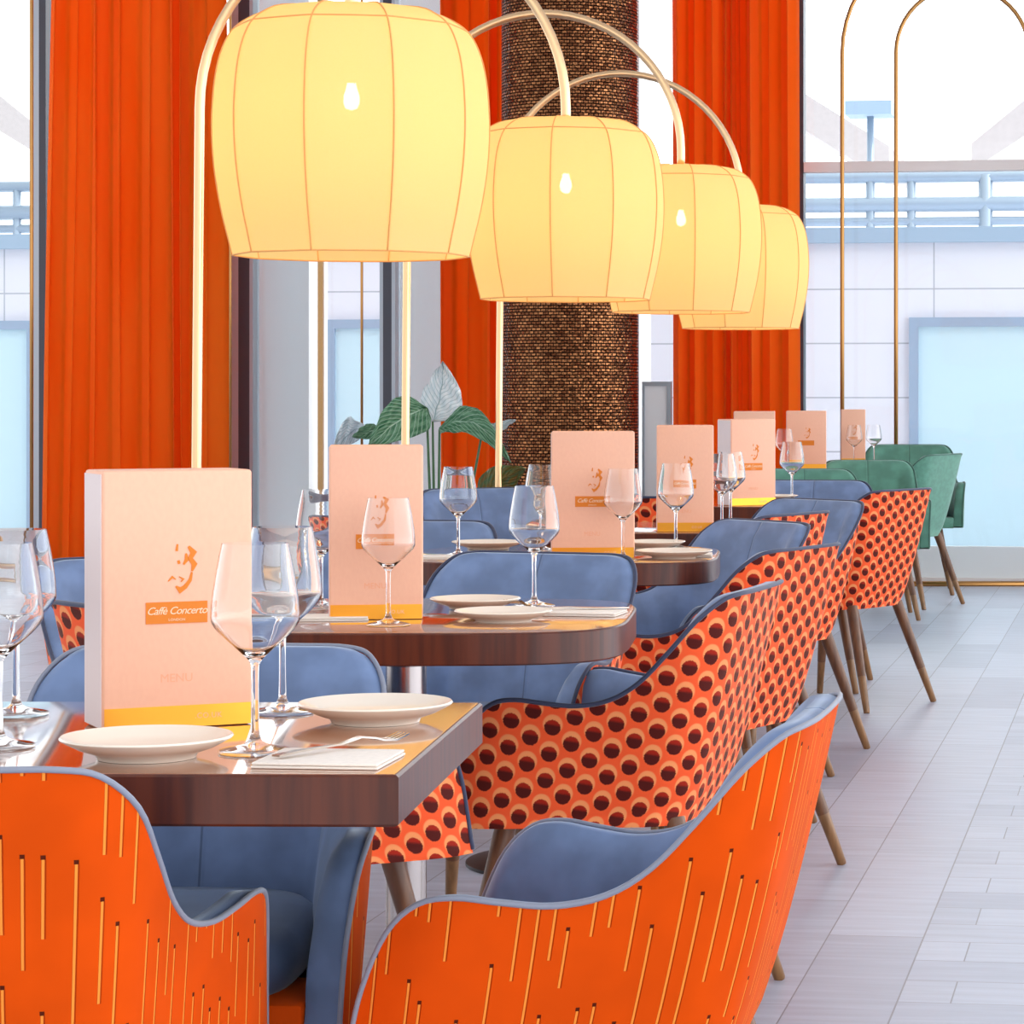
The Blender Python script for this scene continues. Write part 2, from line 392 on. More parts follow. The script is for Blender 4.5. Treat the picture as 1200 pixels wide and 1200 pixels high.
# arc length along the mid height for the fabric's coordinates
arc=[0.0]
for i in range(1,NR): arc.append(arc[-1]+(shell_pt(i,.6)-shell_pt(i-1,.6)).length)
mid=arc[NR//2]; arc=[a-mid for a in arc]
def grid(bm,P,uvf=None):
    uvl=bm.loops.layers.uv.verify()
    V=[[bm.verts.new(p) for p in row] for row in P]
    for i in range(len(V)-1):
        for j in range(len(V[0])-1):
            f=bm.faces.new((V[i][j],V[i+1][j],V[i+1][j+1],V[i][j+1]))
            if uvf:
                for lp,(a,b) in zip(f.loops,((i,j),(i+1,j),(i+1,j+1),(i,j+1))): lp[uvl].uv=uvf(a,b)
    return V
def make_chair(mout,minn,mpipe):
    t=empty('tub_chair',(0,0,0))
    bm=bmesh.new()
    zz=lambda i,j:Z0+(rim[i][2]-Z0)*j/NV
    grid(bm,[[shell_pt(i,zz(i,j)) for j in range(NV+1)] for i in range(NR)],lambda i,j:(arc[i],zz(i,j)))
    # closed pan under the shell
    b=[v for v in bm.verts if abs(v.co.z-Z0)<1e-6]; 
    cb=bm.verts.new((0,0,Z0-.004))
    b.sort(key=lambda v:math.atan2(v.co.x,-v.co.y))
    for p,q in zip(b,b[1:]): bm.faces.new((cb,p,q))
    bm.faces.new((cb,b[-1],b[0]))
    me=bpy.data.meshes.new('outer_shell'); bm.normal_update(); bm.to_mesh(me); bm.free()
    link('outer_shell',me,mout,t)
    # padded inside, rolled over the rim
    bm=bmesh.new(); P=[]
    for i in range(NR):
        zt=rim[i][2]; zb=min(.366,zt-.001); 
        th=.045
        row=[]
        row.append(shell_pt(i,zt,.002)+Vector((0,0,-.003)))
        row.append(shell_pt(i,zt,th*.3)+Vector((0,0,.0015)))
        row.append(shell_pt(i,zt,th*.7)+Vector((0,0,.0)))
        e=abs(i-NR//2)/(NR//2)
        for j in range(1,9):
            z=zt-.008-(zt-.008-zb)*(j/8)**1.2 if zt-.01>zb else zb
            tt=th*(1+.35*math.sin(PI*j/8)*(1-e**4)) if j<8 else th*1.1
            row.append(shell_pt(i,z,tt))
        P.append(row)
    for row,s in ((P[0],0),(P[-1],-1)): pass
    Lr=len(P[0])
    def zuv(i,j): return (arc[i],P[i][j].z)
    grid(bm,P,zuv)
    bmesh.ops.recalc_face_normals(bm,faces=bm.faces)
    me=bpy.data.meshes.new('inner_upholstery'); bm.to_mesh(me); bm.free(); link('inner_upholstery',me,minn,t)
    # piping along the rim
    bm=bmesh.new(); tube(bm,[shell_pt(i,rim[i][2])+Vector((0,0,.001)) for i in range(NR)],.0034 if mpipe==M['greypipe'] else .0044,8); from_bm('piping',bm,mpipe,t)
    # seat cushion
    bm=bmesh.new(); n=40; prof=[(0,.405,0),(.93,.405,0),(1.0,.42,0),(1.02,.445,0),(.99,.468,0),(.92,.480,0),(.6,.487,0),(0,.489,0)]
    rings=[]
    for s,z,_ in prof:
        ring=[]
        for k in range(n):
            a=2*PI*k/n; c,sn=math.cos(a),math.sin(a)
            x=math.copysign(abs(c)**.55,c)*(.198+.02*sn)*s; y=math.copysign(abs(sn)**.6,sn)*.212*s+.062
            ring.append((x,y,z))
        rings.append(ring)
    vs=[[bm.verts.new(p) for p in r] for r in rings[1:-1]]
    lo=bm.verts.new((0,.062,.405)); hi=bm.verts.new((0,.062,.489))
    for A,B in zip(vs,vs[1:]):
        for k in range(n): bm.faces.new((A[k],A[(k+1)%n],B[(k+1)%n],B[k]))
    for k in range(n): bm.faces.new((lo,vs[0][(k+1)%n],vs[0][k])); bm.faces.new((hi,vs[-1][k],vs[-1][(k+1)%n]))
    from_bm('seat_cushion',bm,minn,t)
    boxo('seat_rail',(-.232,.232,.10,.258,Z0-.004,.412),mout,t,bev=.006)
    for sx in (-1,1):
        for sy in (-1,1):
            top=Vector((sx*.150,-.13 if sy<0 else .19,Z0+.01)); bot=Vector((sx*.225,-.245 if sy<0 else .265,0.0))
            mdl=top.lerp(bot,.66)
            bm=bmesh.new(); tube(bm,[top,mdl],[.021,.0158],14); lg=from_bm('leg',bm,M['leg'],t,sharp=40)
            bm=bmesh.new(); tube(bm,[mdl,bot.lerp(mdl,.03),bot],[.0152,.0118,.010],14); from_bm('leg_tip',bm,M['legtip'],lg,sharp=40)
    return t

chairs={}
def place(kind,label,cpx,d,az,group,sc=1.0):
    if kind not in chairs:
        mats={'dots':(M['dots'],M['blue'],M['bluepipe']),'lines':(M['lines'],M['blue'],M['greypipe']),'green':(M['greenout'],M['green'],M['green'])}[kind]
        c=chairs[kind]=make_chair(*mats)
    else: c=copy_tree(chairs[kind])
    c.location=W(cpx,d,0); c.rotation_euler=(0,0,math.radians(az)+YAW); c.scale=(sc,sc,sc)
    tag(c,label,'chair',group)
    return c
GO='orange stitched chairs at the nearest table'; GD='dotted chairs around the tables'; GG='green chairs by the far window'
place('lines','orange stitched chair in the lower left corner, its back to the camera',-48,2.88,0,GO,.985)
place('lines','orange stitched velvet chair at the bottom centre, side on, nearest the aisle',722,3.30,82,GO,.965)
place('lines','orange stitched chair facing the camera behind the nearest table, blue inside',199,3.52,177,GO)
place('dots','orange dotted chair just behind the bottom centre stitched chair, side on',737,5.15,77,GD,.985)
place('dots','blue lined dotted chair facing the camera behind the second table, under the tallest glass',578,5.70,160,GD)
place('dots','dotted chair half hidden behind the largest menu, back to the camera',286,4.64,-45,GD)
place('dots','dotted chair with blue inside, left of the largest menu before the left curtain',214,5.60,-146,GD)
place('dots','orange dotted chair at the third table, second dotted one along the aisle',833,6.52,63,GD,.985)
place('dots','blue lined dotted chair facing the camera behind the third table, between two dotted backs',808,7.28,127,GD)
place('dots','dotted chair at the fourth table, only its top strip showing',846,8.05,60,GD)
place('dots','blue lined dotted chair facing left beside the farthest fully visible dotted chair',895,8.75,134,GD)
place('dots','farthest fully visible dotted chair on the aisle, its whole back and legs clear',990,10.05,55,GD)
place('dots','blue lined chair facing the camera beside the front green chair, behind the tall far glass',945,10.65,172,GD)
place('dots','small dotted chair behind the second table, back showing left of the plant side glass',480,8.0,-35,GD)
place('dots','blue lined dotted chair in front of the potted plant, beside the mosaic column',590,9.75,-150,GD)
place('dots','blue chair low behind the second menu, left of the glass by the plant',455,7.2,170,GD)
place('dots','dotted chair glimpsed between the third and fourth menus beyond the tabletop',762,9.45,-8,GD)
place('green','green velvet chair nearest of the green ones, just behind the tall far wine glass',945,12.3,182,GG)
place('green','green velvet chair with brownish back, in the middle of the green ones',1020,13.95,182,GG)
place('green','green velvet chair turned sideways, rightmost one with legs showing by the window',1057,14.7,60,GG,1.03)
place('green','green velvet chair farthest away, its top peeking over the other green chairs',1066,15.7,178,GG,1.06)
place('green','pale green chair seen through the gap right of the mosaic column',745,13.6,-60,GG)

# ------------------------------------------------------------------ tables
def se_ring(a,b,e,n,z):
    out=[]
    for k in range(n):
        t=2*PI*k/n; c,s=math.cos(t),math.sin(t)
        out.append((math.copysign(abs(c)**(2/e),c)*a,math.copysign(abs(s)**(2/e),s)*b,z))
    return out
def make_table(name,loc,rz,a,b,e,label,group=None,corner=False):
    t=empty(name,loc,rz); z1=.75; z0=.696
    def loft(nm,levels,mat):
        bm=bmesh.new()
        if corner: rings=[[(-s*a,-s*b,z),(s*a,-s*b,z),(s*a,s*b,z),(-s*a,s*b,z)] for s,z in levels]
        else: rings=[[(x*s,y*s,z) for x,y,z in se_ring(a,b,e,96,z)] for s,z in levels]
        V=[[bm.verts.new(p) for p in r] for r in rings]; n=len(V[0])
        for A,B in zip(V,V[1:]):
            for k in range(n): bm.faces.new((A[k],A[(k+1)%n],B[(k+1)%n],B[k]))
        bm.faces.new(V[0][::-1]); bm.faces.new(V[-1])
        return from_bm(nm,bm,mat,t,sharp=30)
    loft('table_top',[(1.0-.004/a,z1-.006),(1.0-.004/a,z1-.001),(1.0-.006/a,z1)],M['tabletop'])
    loft('table_edge',[(1.0-.004/a,z0),(1.0,z0+.003),(1.0,z1-.003),(1.0-.003/a,z1-.0005)],M['tableedge'])
    bm=bmesh.new(); lathe(bm,[(0,.03),(.036,.03),(.036,.66),(.10,.67),(.10,.6955),(0,.6955)],32); from_bm('pedestal',bm,M['steel'],t,sharp=35)
    bm=bmesh.new(); lathe(bm,[(0,0),(.24,0),(.24,.008),(.20,.016),(.045,.034),(0,.034)],48); from_bm('base_plate',bm,M['darkmetal'],t,sharp=35)
    tag(t,label,'table',group); return t
GT='rounded tables along the window side'
d1f=table_d(908); d1b=table_d(823)
xr=(467-920)/F*d1f; 
T1=make_table('dining_table',W(0,1,0),YAW+math.radians(-1.15),.39,(d1b-d1f)/2,3,'nearest square cornered dark wood table in the lower left',None,True)
# set so that the near right corner stands where the photo has it
_c=Vector((xr,d1f)); _r=math.radians(-1.15); ax=Vector((math.cos(_r),math.sin(_r))); ay=Vector((-math.sin(_r),math.cos(_r)))
cc=_c-ax*.39+ay*(d1b-d1f)/2; T1.location=(cc.x*CA-cc.y*SA,cc.x*SA+cc.y*CA,0)
def tbl(cpx,fy,a,b,label):
    d=table_d(fy)+b; return make_table('dining_table',W(cpx,d,0),YAW,a,b,4.2,label,GT)
tbl(476,742,.40,.38,'rounded dark wood table second from the front, holding two plates close together')
tbl(662,660,.375,.36,'rounded dark wood table third from the front, before the mosaic column')
tbl(765,625,.375,.34,'rounded dark wood table fourth from the front, beside the fourth menu')
tbl(868,594,.37,.34,'dark wood table fifth from the front, with the menu before the right curtain')
tbl(905,553,.38,.36,'dark wood table sixth from the front, beside the nearest green chair')
make_table('dining_table',W(985,15.3,0),YAW,.32,.32,4.2,'farthest dark wood table by the window, mostly hidden by green chairs',GT)

# ------------------------------------------------------------------ lamps
PR=[(.32,1.0),(.60,.985),(.74,.955),(.84,.915),(.905,.86),(.955,.78),(.985,.68),(1.0,.56),(.998,.46),(.985,.36),(.96,.26),(.925,.16),(.885,.07),(.855,0.0)]
def make_lamp():
    t=empty('arc_floor_lamp',(0,0,0)); R=.252; HS=.455; NP=10
    def mod(a):
        q=2*PI/NP; m=(a%q)-q/2; return .25+.75*math.cos(q/2)/math.cos(m)*1.0
    prof=catmull([(r*R,z*HS) for r,z in PR],3)
    bm=bmesh.new(); lathe(bm,[(.0001,HS*1.0)]+prof,160,mod); sh=from_bm('lamp_shade',bm,M['shade'],t)
    bm=bmesh.new()
    for k in range(NP):
        a=2*PI*k/NP; m=mod(a)*1.0025
        tube(bm,[(r*m*math.cos(a),r*m*math.sin(a),z+.0005) for r,z in prof],.0016,6)
    for r,z in (prof[-1],(PR[3][0]*R,PR[3][1]*HS)):
        tube(bm,[(r*1.003*mod(2*PI*k/80)*math.cos(2*PI*k/80),r*1.003*mod(2*PI*k/80)*math.sin(2*PI*k/80),z) for k in range(80)],.0015,6,closed=True)
    from_bm('seam_tape',bm,M['seam'],sh)
    bm=bmesh.new(); lathe(bm,[(0,-.022),(.010,-.019),(.015,-.008),(.015,.004),(.011,.015),(.008,.028),(0,.028)],24)
    bmesh.ops.translate(bm,verts=bm.verts,vec=(0,0,.29)); b=from_bm('bulb',bm,M['bulb'],t)
    bm=bmesh.new(); tube(bm,[(0,0,.345),(0,0,HS+.005)],.012,12); from_bm('lamp_holder',bm,M['brass'],t)
    return t,R,HS
lamp0,LR,LH=make_lamp()
lamps=[lamp0]+[copy_tree(lamp0) for _ in range(3)]
lamp_specs=[ # shade centre px, depth, rim py, pole px at base, arc span
 (412,5.03,300,-163,'lit barrel shade arc lamp nearest the camera, over the second table'),
 (663,6.90,351,234,'lit arc lamp with the second largest shade, hanging over the third table'),
 (798,8.50,366,478,'lit arc lamp with the third largest shade, in front of the right curtain'),
 (868,10.1,385,587,'lit arc lamp with the smallest, farthest shade')]
for i,(px,d,ry,ppx,lab) in enumerate(lamp_specs):
    t=lamps[i]
    zb=ZP(ry,d); t.location=W(px,d,zb); t.rotation_euler=(0,0,YAW+math.radians([8,14,-6,4][i]))
    tag(t,lab,'lamp','arc floor lamps over the tables')
    # pole in the lamp's own frame
    base=W(ppx,d,0); cen=t.location
    dx=Vector((base.x-cen.x,base.y-cen.y)); span=dx.length; u=dx/span
    r=span/2; zc=zb+LH+[.01,.03,.05,.045][i]
    inv=(Matrix.Translation(cen)@Matrix.Rotation(t.rotation_euler[2],4,'Z')).inverted()
    pts=[]
    for k in range(33):
        a=PI*k/32; q=cen.xy+u*(r-r*math.cos(a)); pts.append(Vector((q.x,q.y,zc+r*math.sin(a))))
    pts=[Vector((cen.x,cen.y,zb+LH-.01)),Vector((cen.x,cen.y,(zb+LH+zc)/2))]+pts
    zs=[zc*.75,zc*.5,zc*.25,.02]; lean=[.004,.008,.012,.015]
    for z,l in zip(zs,lean): pts.append(Vector((base.x+u.x*l,base.y+u.y*l,z)))
    rr=.0125
    bm=bmesh.new(); tube(bm,[inv@p for p in pts],rr,16); from_bm('curved_pole',bm,M['brass'],t)
    bm=bmesh.new(); lathe(bm,[(0,0),(.14,0),(.14,.012),(.125,.02),(.02,.022),(.02,.04),(0,.04)],40)
    bmesh.ops.translate(bm,verts=bm.verts,vec=inv@Vector((base.x+u.x*.015,base.y+u.y*.015,0))); from_bm('lamp_base',bm,M['brass'],t,sharp=35)
    L=bpy.data.lights.new('bulb_light','POINT'); L.energy=.95; L.color=(1,.66,.36); L.shadow_soft_size=.05
    lo=bpy.data.objects.new('bulb_light',L); COL.objects.link(lo); lo.parent=t; lo.location=(0,0,.2)

# ------------------------------------------------------------------ wine glasses
def make_glass():
    out=[(0,.0),(.036,.0),(.0375,.0015),(.034,.004),(.012,.009),(.0055,.016),(.0042,.03),(.0038,.08),(.0060,.093),(.0165,.104),(.0330,.119),(.0432,.131),(.0450,.141),(.0436,.160),(.0392,.188),(.0340,.2142)]
    inn=[(.0336,.2142),(.0383,.188),(.0427,.160),(.0440,.141),(.0421,.132),(.0317,.1203),(.0155,.106),(.004,.1005),(0,.100)]
    bm=bmesh.new(); lathe(bm,[(0,0)]+catmull(out[1:],4)+catmull(inn,4),64)
    o=from_bm('wine_glass',bm,[M['glass'],M['lip']],sharp=45)
    for f in o.data.polygons:
        if f.center.z>.2128 or (f.center.z<.003 and math.hypot(f.center.x,f.center.y)>.0345): f.material_index=1
    return o
g0=None
def glass(px,py,label,dz=0,d=None,s=1.0):
    global g0
    if g0 is None: g0=make_glass(); o=g0
    else: o=g0.copy(); COL.objects.link(o)
    d=d or table_d(py); o.location=W(px,d,.7503); o.scale=(s,s,s)
    tag(o,label,'wine glass','empty wine glasses set on the tables'); return o
glass(299,882,'wine glass on the nearest table just right of the big menu, in front of another',s=1.06)
glass(331,836,'wine glass on the nearest table, standing behind the one nearest the big menu',s=1.06)
glass(-1,876,'wine glass cut by the left edge of the picture, front one of the pair there',s=1.05)
glass(19,838,'wine glass at the left edge, rear one of the pair, reflecting the curtain',s=1.05)
glass(455,733,'wine glass standing in front of the second menu')
glass(376,716,'wine glass half hidden behind the left edge of the second menu',d=4.98)
glass(626,711,'tallest looking wine glass right of the plates on the second table',s=1.03)
glass(537,652,'wine glass at the left end of the third table, in front of the plant')
glass(636,648,'wine glass behind the tall glass of the second table, left of the third menu',d=6.75)
glass(730,657,'wine glass in front of the right edge of the third menu')
glass(792,643,'wine glass in front of the fourth menu',d=6.85)
glass(846,614,'left one of two close wine glasses right of the fourth menu',d=7.95)
glass(856,608,'right one of two close wine glasses right of the fourth menu',d=8.2)
glass(928,580,'wine glass right of the fifth menu, with a green chair behind its stem',d=9.9)
glass(919,560,'wine glass just left of the sixth menu, partly behind a nearer glass',d=13.5)
glass(1001,530,'wine glass in front of the farthest menu',d=15.1)
glass(1024,530,'faint wine glass right of the farthest menu against the pale window',d=15.3)

# ------------------------------------------------------------------ plates
def make_plate():
    prof=[(0,.004),(.045,.004),(.047,0),(.052,0),(.054,.004),(.072,.009),(.090,.0165),(.0915,.018),(.090,.0195),(.071,.0125),(.058,.0085),(0,.0085)]
    bm=bmesh.new(); lathe(bm,prof,64); return from_bm('side_plate',bm,M['china'],sharp=50)
p0=None
def plate(px,py,label,s=1.0,d=None):
    global p0
    if p0 is None: p0=make_plate(); o=p0
    else: o=p0.copy(); COL.objects.link(o)
    d=d or table_d(py); o.location=W(px,d,.7503); o.scale=(s,s,1.25 if d<4 else 1); tag(o,label,'plate','cream side plates'); return o
plate(172,888,'cream plate in front of the largest menu on the nearest table',1.0)
plate(440,846,'cream plate at the right side of the nearest table, near its far corner',1.0)
plate(557,713,'cream plate on the second table, farther of the two beside the tall glass',.9)
plate(590,728,'cream plate on the second table, nearer of the two beside the tall glass',.92)
plate(790,654,'cream plate at the right of the third table, below the wine glass',1.0)
plate(765,641,'cream plate on the third table just left of the fourth menu glass stem',.9,d=6.86)
plate(870,622,'cream plate on the fourth table, right of the fourth menu',.75,d=7.8)
plate(572,643,'cream plate on the left part of the third table, beside the glass by the plant',1.0,d=6.85)
plate(906,582,'cream plate on the fifth table under the far tall glass',1.0,d=9.95)

# ------------------------------------------------------------------ napkins and cutlery
def napkin(px,py,wx,wy,rz,label,d=None):
    bm=bmesh.new()
    for k,(s,z) in enumerate(((1,.0),(.985,.0035))):
        box(bm,-wx/2*s,wx/2*s,-wy/2,wy/2*s,z,z+.003,bev=.0012)
    o=from_bm('napkin',bm,M['napkin'],sharp=40); d=d or table_d(py); o.location=W(px,d,.7503); o.rotation_euler=(0,0,YAW+math.radians(rz)); return tag(o,label,'napkin','folded white napkins')
napkin(386,893,.135,.12,-6,'folded white napkin with a fork on it at the front of the nearest table')
napkin(384,726,.14,.09,8,'folded napkin with fork at the left front of the second table')
napkin(680,720,.15,.10,-10,'folded napkin with a knife at the right end of the second table')
napkin(803,652,.13,.10,0,'folded napkin at the right end of the third table')
napkin(500,656,.14,.10,0,'folded napkin at the left end of the third table',d=6.45)
def strip(bm,pts,ws,th):
    prev=None; uvl=None
    rows=[]
    for (x,y,z),w in zip(pts,ws):
        rows.append([bm.verts.new((x-w/2,y,z)),bm.verts.new((x+w/2,y,z)),bm.verts.new((x+w/2,y,z+th)),bm.verts.new((x-w/2,y,z+th))])
    for A,B in zip(rows,rows[1:]):
        for k in range(4): bm.faces.new((A[k],A[(k+1)%4],B[(k+1)%4],B[k]))
    bm.faces.new(rows[0][::-1]); bm.faces.new(rows[-1])
def fork(px,py,rz,label,z,d=None):
    bm=bmesh.new()
    strip(bm,[(0,-.09,.002),(0,-.06,.004),(0,0,.005),(0,.03,.010),(0,.045,.008),(0,.055,.005)],[.012,.010,.005,.007,.020,.022],.002)
    for k in range(4):
        x=-.0085+k*.00567; strip(bm,[(x,.054,.005),(x,.075,.003),(x*.95,.095,.008)],[.0036,.0032,.0018],.002)
    o=from_bm('fork',bm,M['cutlery'],sharp=40); d=d or table_d(py); o.location=W(px,d,z); o.rotation_euler=(0,0,YAW+math.radians(rz)); return tag(o,label,'fork','steel forks')
def knife(px,py,rz,label,z,d=None):
    bm=bmesh.new(); strip(bm,[(0,-.10,.001),(0,-.08,.002),(0,0,.003),(0,.02,.002),(.001,.06,.001),(.004,.105,.001)],[.010,.011,.008,.017,.018,.003],.002)
    o=from_bm('knife',bm,M['cutlery'],sharp=40); d=d or table_d(py); o.location=W(px,d,z); o.rotation_euler=(0,0,YAW+math.radians(rz)); return tag(o,label,'knife')
fork(398,887,-38,'steel fork on the napkin at the front of the nearest table',.7575)
fork(390,722,-60,'steel fork on the napkin at the left front of the second table',.7575)
fork(616,712,25,'steel fork lying between the plates and the tall glass on the second table',.7575,d=4.86)
knife(668,719,-80,'steel knife at the right end of the second table',.7575)

# ------------------------------------------------------------------ menus
def text_mesh(name,body,size,mat,parent,loc,space=1.0,shear=0.0):
    cu=bpy.data.curves.new(name,'FONT'); cu.body=body; cu.size=size; cu.align_x='CENTER'; cu.align_y='CENTER'; cu.space_character=space; cu.shear=shear; cu.extrude=.0002; cu.resolution_u=3
    tmp=bpy.data.objects.new(name,cu); COL.objects.link(tmp)
    dg=bpy.context.evaluated_depsgraph_get(); me=bpy.data.meshes.new_from_object(tmp.evaluated_get(dg)); bpy.data.objects.remove(tmp); bpy.data.curves.remove(cu)
    me.name=name; o=link(name,me,mat,parent,smooth=False); o.location=loc; o.rotation_euler=(PI/2,0,0); return o
MT=.09
def make_menu(w,detail=True):
    t=empty('menu_stand',(0,0,0)); h=.30; y0=-MT/2; y1=MT/2
    boxo('cover',(-w/2,w/2,y0,y1,.0,h),M['menu'],t,bev=.004,seg=3)
    boxo('side_panel',(-w/2-.0012,-w/2+.001,y0+.004,y1-.004,.003,h-.004),M['menupage'],t)
    boxo('gold_foot',(-w/2+.002,w/2-.002,y0-.0012,y0+.002,.001,.026),M['gold'],t)
    lw=w*.41
    lb=boxo('title_label',(-lw/2-.002,lw/2-.002,y0-.0012,y0+.002,.122,.147),M['print'],t)
    if detail:
        text_mesh('title_lettering','Caff\u00e8 Concerto',.0125 if w>.17 else .011,M['script'],lb,(-.002,y0-.0014,.1365),.9,.35)
        text_mesh('small_lettering','LONDON',.0042,M['script'],lb,(-.002,y0-.0014,.1262),1.1)
        text_mesh('web_lettering','.CO.UK',.009,M['menu'],t,(w*.2,y0-.0014,.013),1.1)
        text_mesh('debossed_word','MENU',.014,M['grooved'],t,(-.002,y0-.0002,.058),1.0)
    # portrait print: broken curved strokes of a face in profile
    bm=bmesh.new()
    strokes=[([(.012,.211),(.018,.204),(.014,.197),(.019,.190),(.016,.182)],[.003,.008,.006,.007,.002]),
             ([(.009,.203),(.010,.196),(.006,.190)],[.002,.005,.002]),
             ([(.016,.181),(.014,.172),(.008,.164),(.002,.160),(-.003,.165)],[.002,.004,.005,.0075,.002]),
             ([(.0,.195),(.001,.191)],[.003,.003]),([(-.001,.214),(-.002,.206)],[.002,.003]),([(-.012,.171),(-.007,.176),(-.003,.173)],[.001,.003,.001]),
             ([(.001,.176),(.006,.173),(.003,.170)],[.001,.003,.001])]
    for P,wd in strokes:
        for k in range(2):
            pass
        rows=[]
        for i,((x,z),ww) in enumerate(zip(P,wd)):
            a=P[max(i-1,0)];b=P[min(i+1,len(P)-1)]; tx,tz=b[0]-a[0],b[1]-a[1]; L=math.hypot(tx,tz); nx,nz=-tz/L,tx/L
            rows.append([bm.verts.new((x+nx*ww/2,y0-.0008,z+nz*ww/2)),bm.verts.new((x-nx*ww/2,y0-.0008,z-nz*ww/2)),bm.verts.new((x-nx*ww/2,y0+.001,z-nz*ww/2)),bm.verts.new((x+nx*ww/2,y0+.001,z+nz*ww/2))])
        for A,B in zip(rows,rows[1:]):
            for q in range(4): bm.faces.new((A[q],A[(q+1)%4],B[(q+1)%4],B[q]))
        bm.faces.new(rows[0]); bm.faces.new(rows[-1])
    from_bm('portrait_print',bm,M['print'],t,smooth=False)
    return t
def menu(w,px,d,az,label,detail=True,left=False):
    t=make_menu(w,detail); a=math.radians(az)
    c=Vector(((px-PX)/F*d,d))
    if left: # px,d is the near left corner
        c=c+Vector((math.cos(a),math.sin(a)))*w/2+Vector((-math.sin(a),math.cos(a)))*MT/2
    else: c=c+Vector((-math.sin(a),math.cos(a)))*MT/2
    t.location=(c.x*CA-c.y*SA,c.x*SA+c.y*CA,.7505); t.rotation_euler=(0,0,a+YAW)
    tag(t,label,'menu stand','salmon menu stands with a gold foot')
menu(.176,120,3.14,27,'largest salmon menu stand, nearest to the camera at the left',left=True)
menu(.160,441,4.70,9,'salmon menu stand on the second table behind a wine glass')
menu(.196,695,6.44,4.5,'salmon menu stand on the third table before the mosaic column')
menu(.160,803,7.68,2.5,'salmon menu stand on the fourth table, right of the mosaic column')
menu(.185,857,9.44,34,'salmon menu stand on the fifth table, pale side panel showing at its left',left=True)
menu(.205,884,13.7,-1,'salmon menu stand peeking above the fifth one before the right curtain',False)
menu(.205,945,14.05,-1,'salmon menu stand below the right curtain edge, behind a far wine glass',False)
menu(.135,1000,15.25,0,'farthest salmon menu stand, narrow, between the two brass arch rods',False)

# ------------------------------------------------------------------ setting: floor, far wall, windows
def struct(o): o['kind']='structure'; return o
YW=16.42; ZT=4.3
ce=boxo('ceiling',(-9,7,-1.5,YW,ZT,ZT+.1),plain('white_ceiling',sr(235,232,230),.8)); struct(ce)
fl=boxo('floor',(-9,7,-1.5,YW,-.06,0),M['floor']); struct(fl)
gr=boxo('ground',(-12,10,YW,40,-.09,-.03),plain('outdoor_paving',sr(206,210,216),.7,var=.04)); struct(gr)

def bar(bm,px0,px1,Y,dep,z0,z1): box(bm,XW(px0,Y),XW(px1,Y),Y-dep/2,Y+dep/2,z0,z1)
zsill=.06; zrail=.22
def window(n,a,b,left,right,transom):
    """left/right: list of (px0,px1,material key) upright bars"""
    bm=bmesh.new(); bar(bm,a,b,YW,.10,ZT-.10,ZT)
    w=from_bm('window_%d'%n,bm,M['mullion'],smooth=False); struct(w)
    for p0,p1,mk in left+right:
        bm=bmesh.new(); bar(bm,p0,p1,YW,.12,0.0,ZT-.1); from_bm('frame_bar',bm,M[mk],w,smooth=False)
    bm=bmesh.new(); bar(bm,a,b,YW+.0,.10,.035,.22); from_bm('window_sill',bm,M['sill'],w,smooth=False)
    bm=bmesh.new(); bar(bm,a,b,YW-.02,.12,0,.035); from_bm('kick_strip',bm,M['transom'],w,smooth=False)
    if transom:
        bm=bmesh.new(); bar(bm,a,b,YW-.03,.10,ZP(201,YW),ZP(189,YW)); from_bm('transom',bm,M['transom'],w,smooth=False)
    bm=bmesh.new(); bar(bm,a,b,YW+.02,.012,.22,ZT-.1); from_bm('pane',bm,M['pane'],w,smooth=False)
window(1,-420,42,[],[(42,50,'mullionlight'),(50,58,'mullion')],False)
window(2,58,272,[],[(272,283,'mullionlight'),(283,296,'mullion'),(296,300,'mullionlight')],False)
window(3,300,448,[],[(448,452,'mullionlight'),(452,462,'mullion'),(462,466,'mullionlight')],False)
window(4,466,932,[],[(932,938,'mullionlight'),(938,943,'mullion')],False)
window(5,943,1560,[],[],True)
for i,(a,b,Y) in enumerate(((300,373,17.0),(467,530,17.0),(748,756,17.0))):
    bm=bmesh.new(); bar(bm,a,b,Y,.4,-.03,ZT); struct(from_bm('trim_%d'%(i+1),bm,M['pier'],smooth=False))

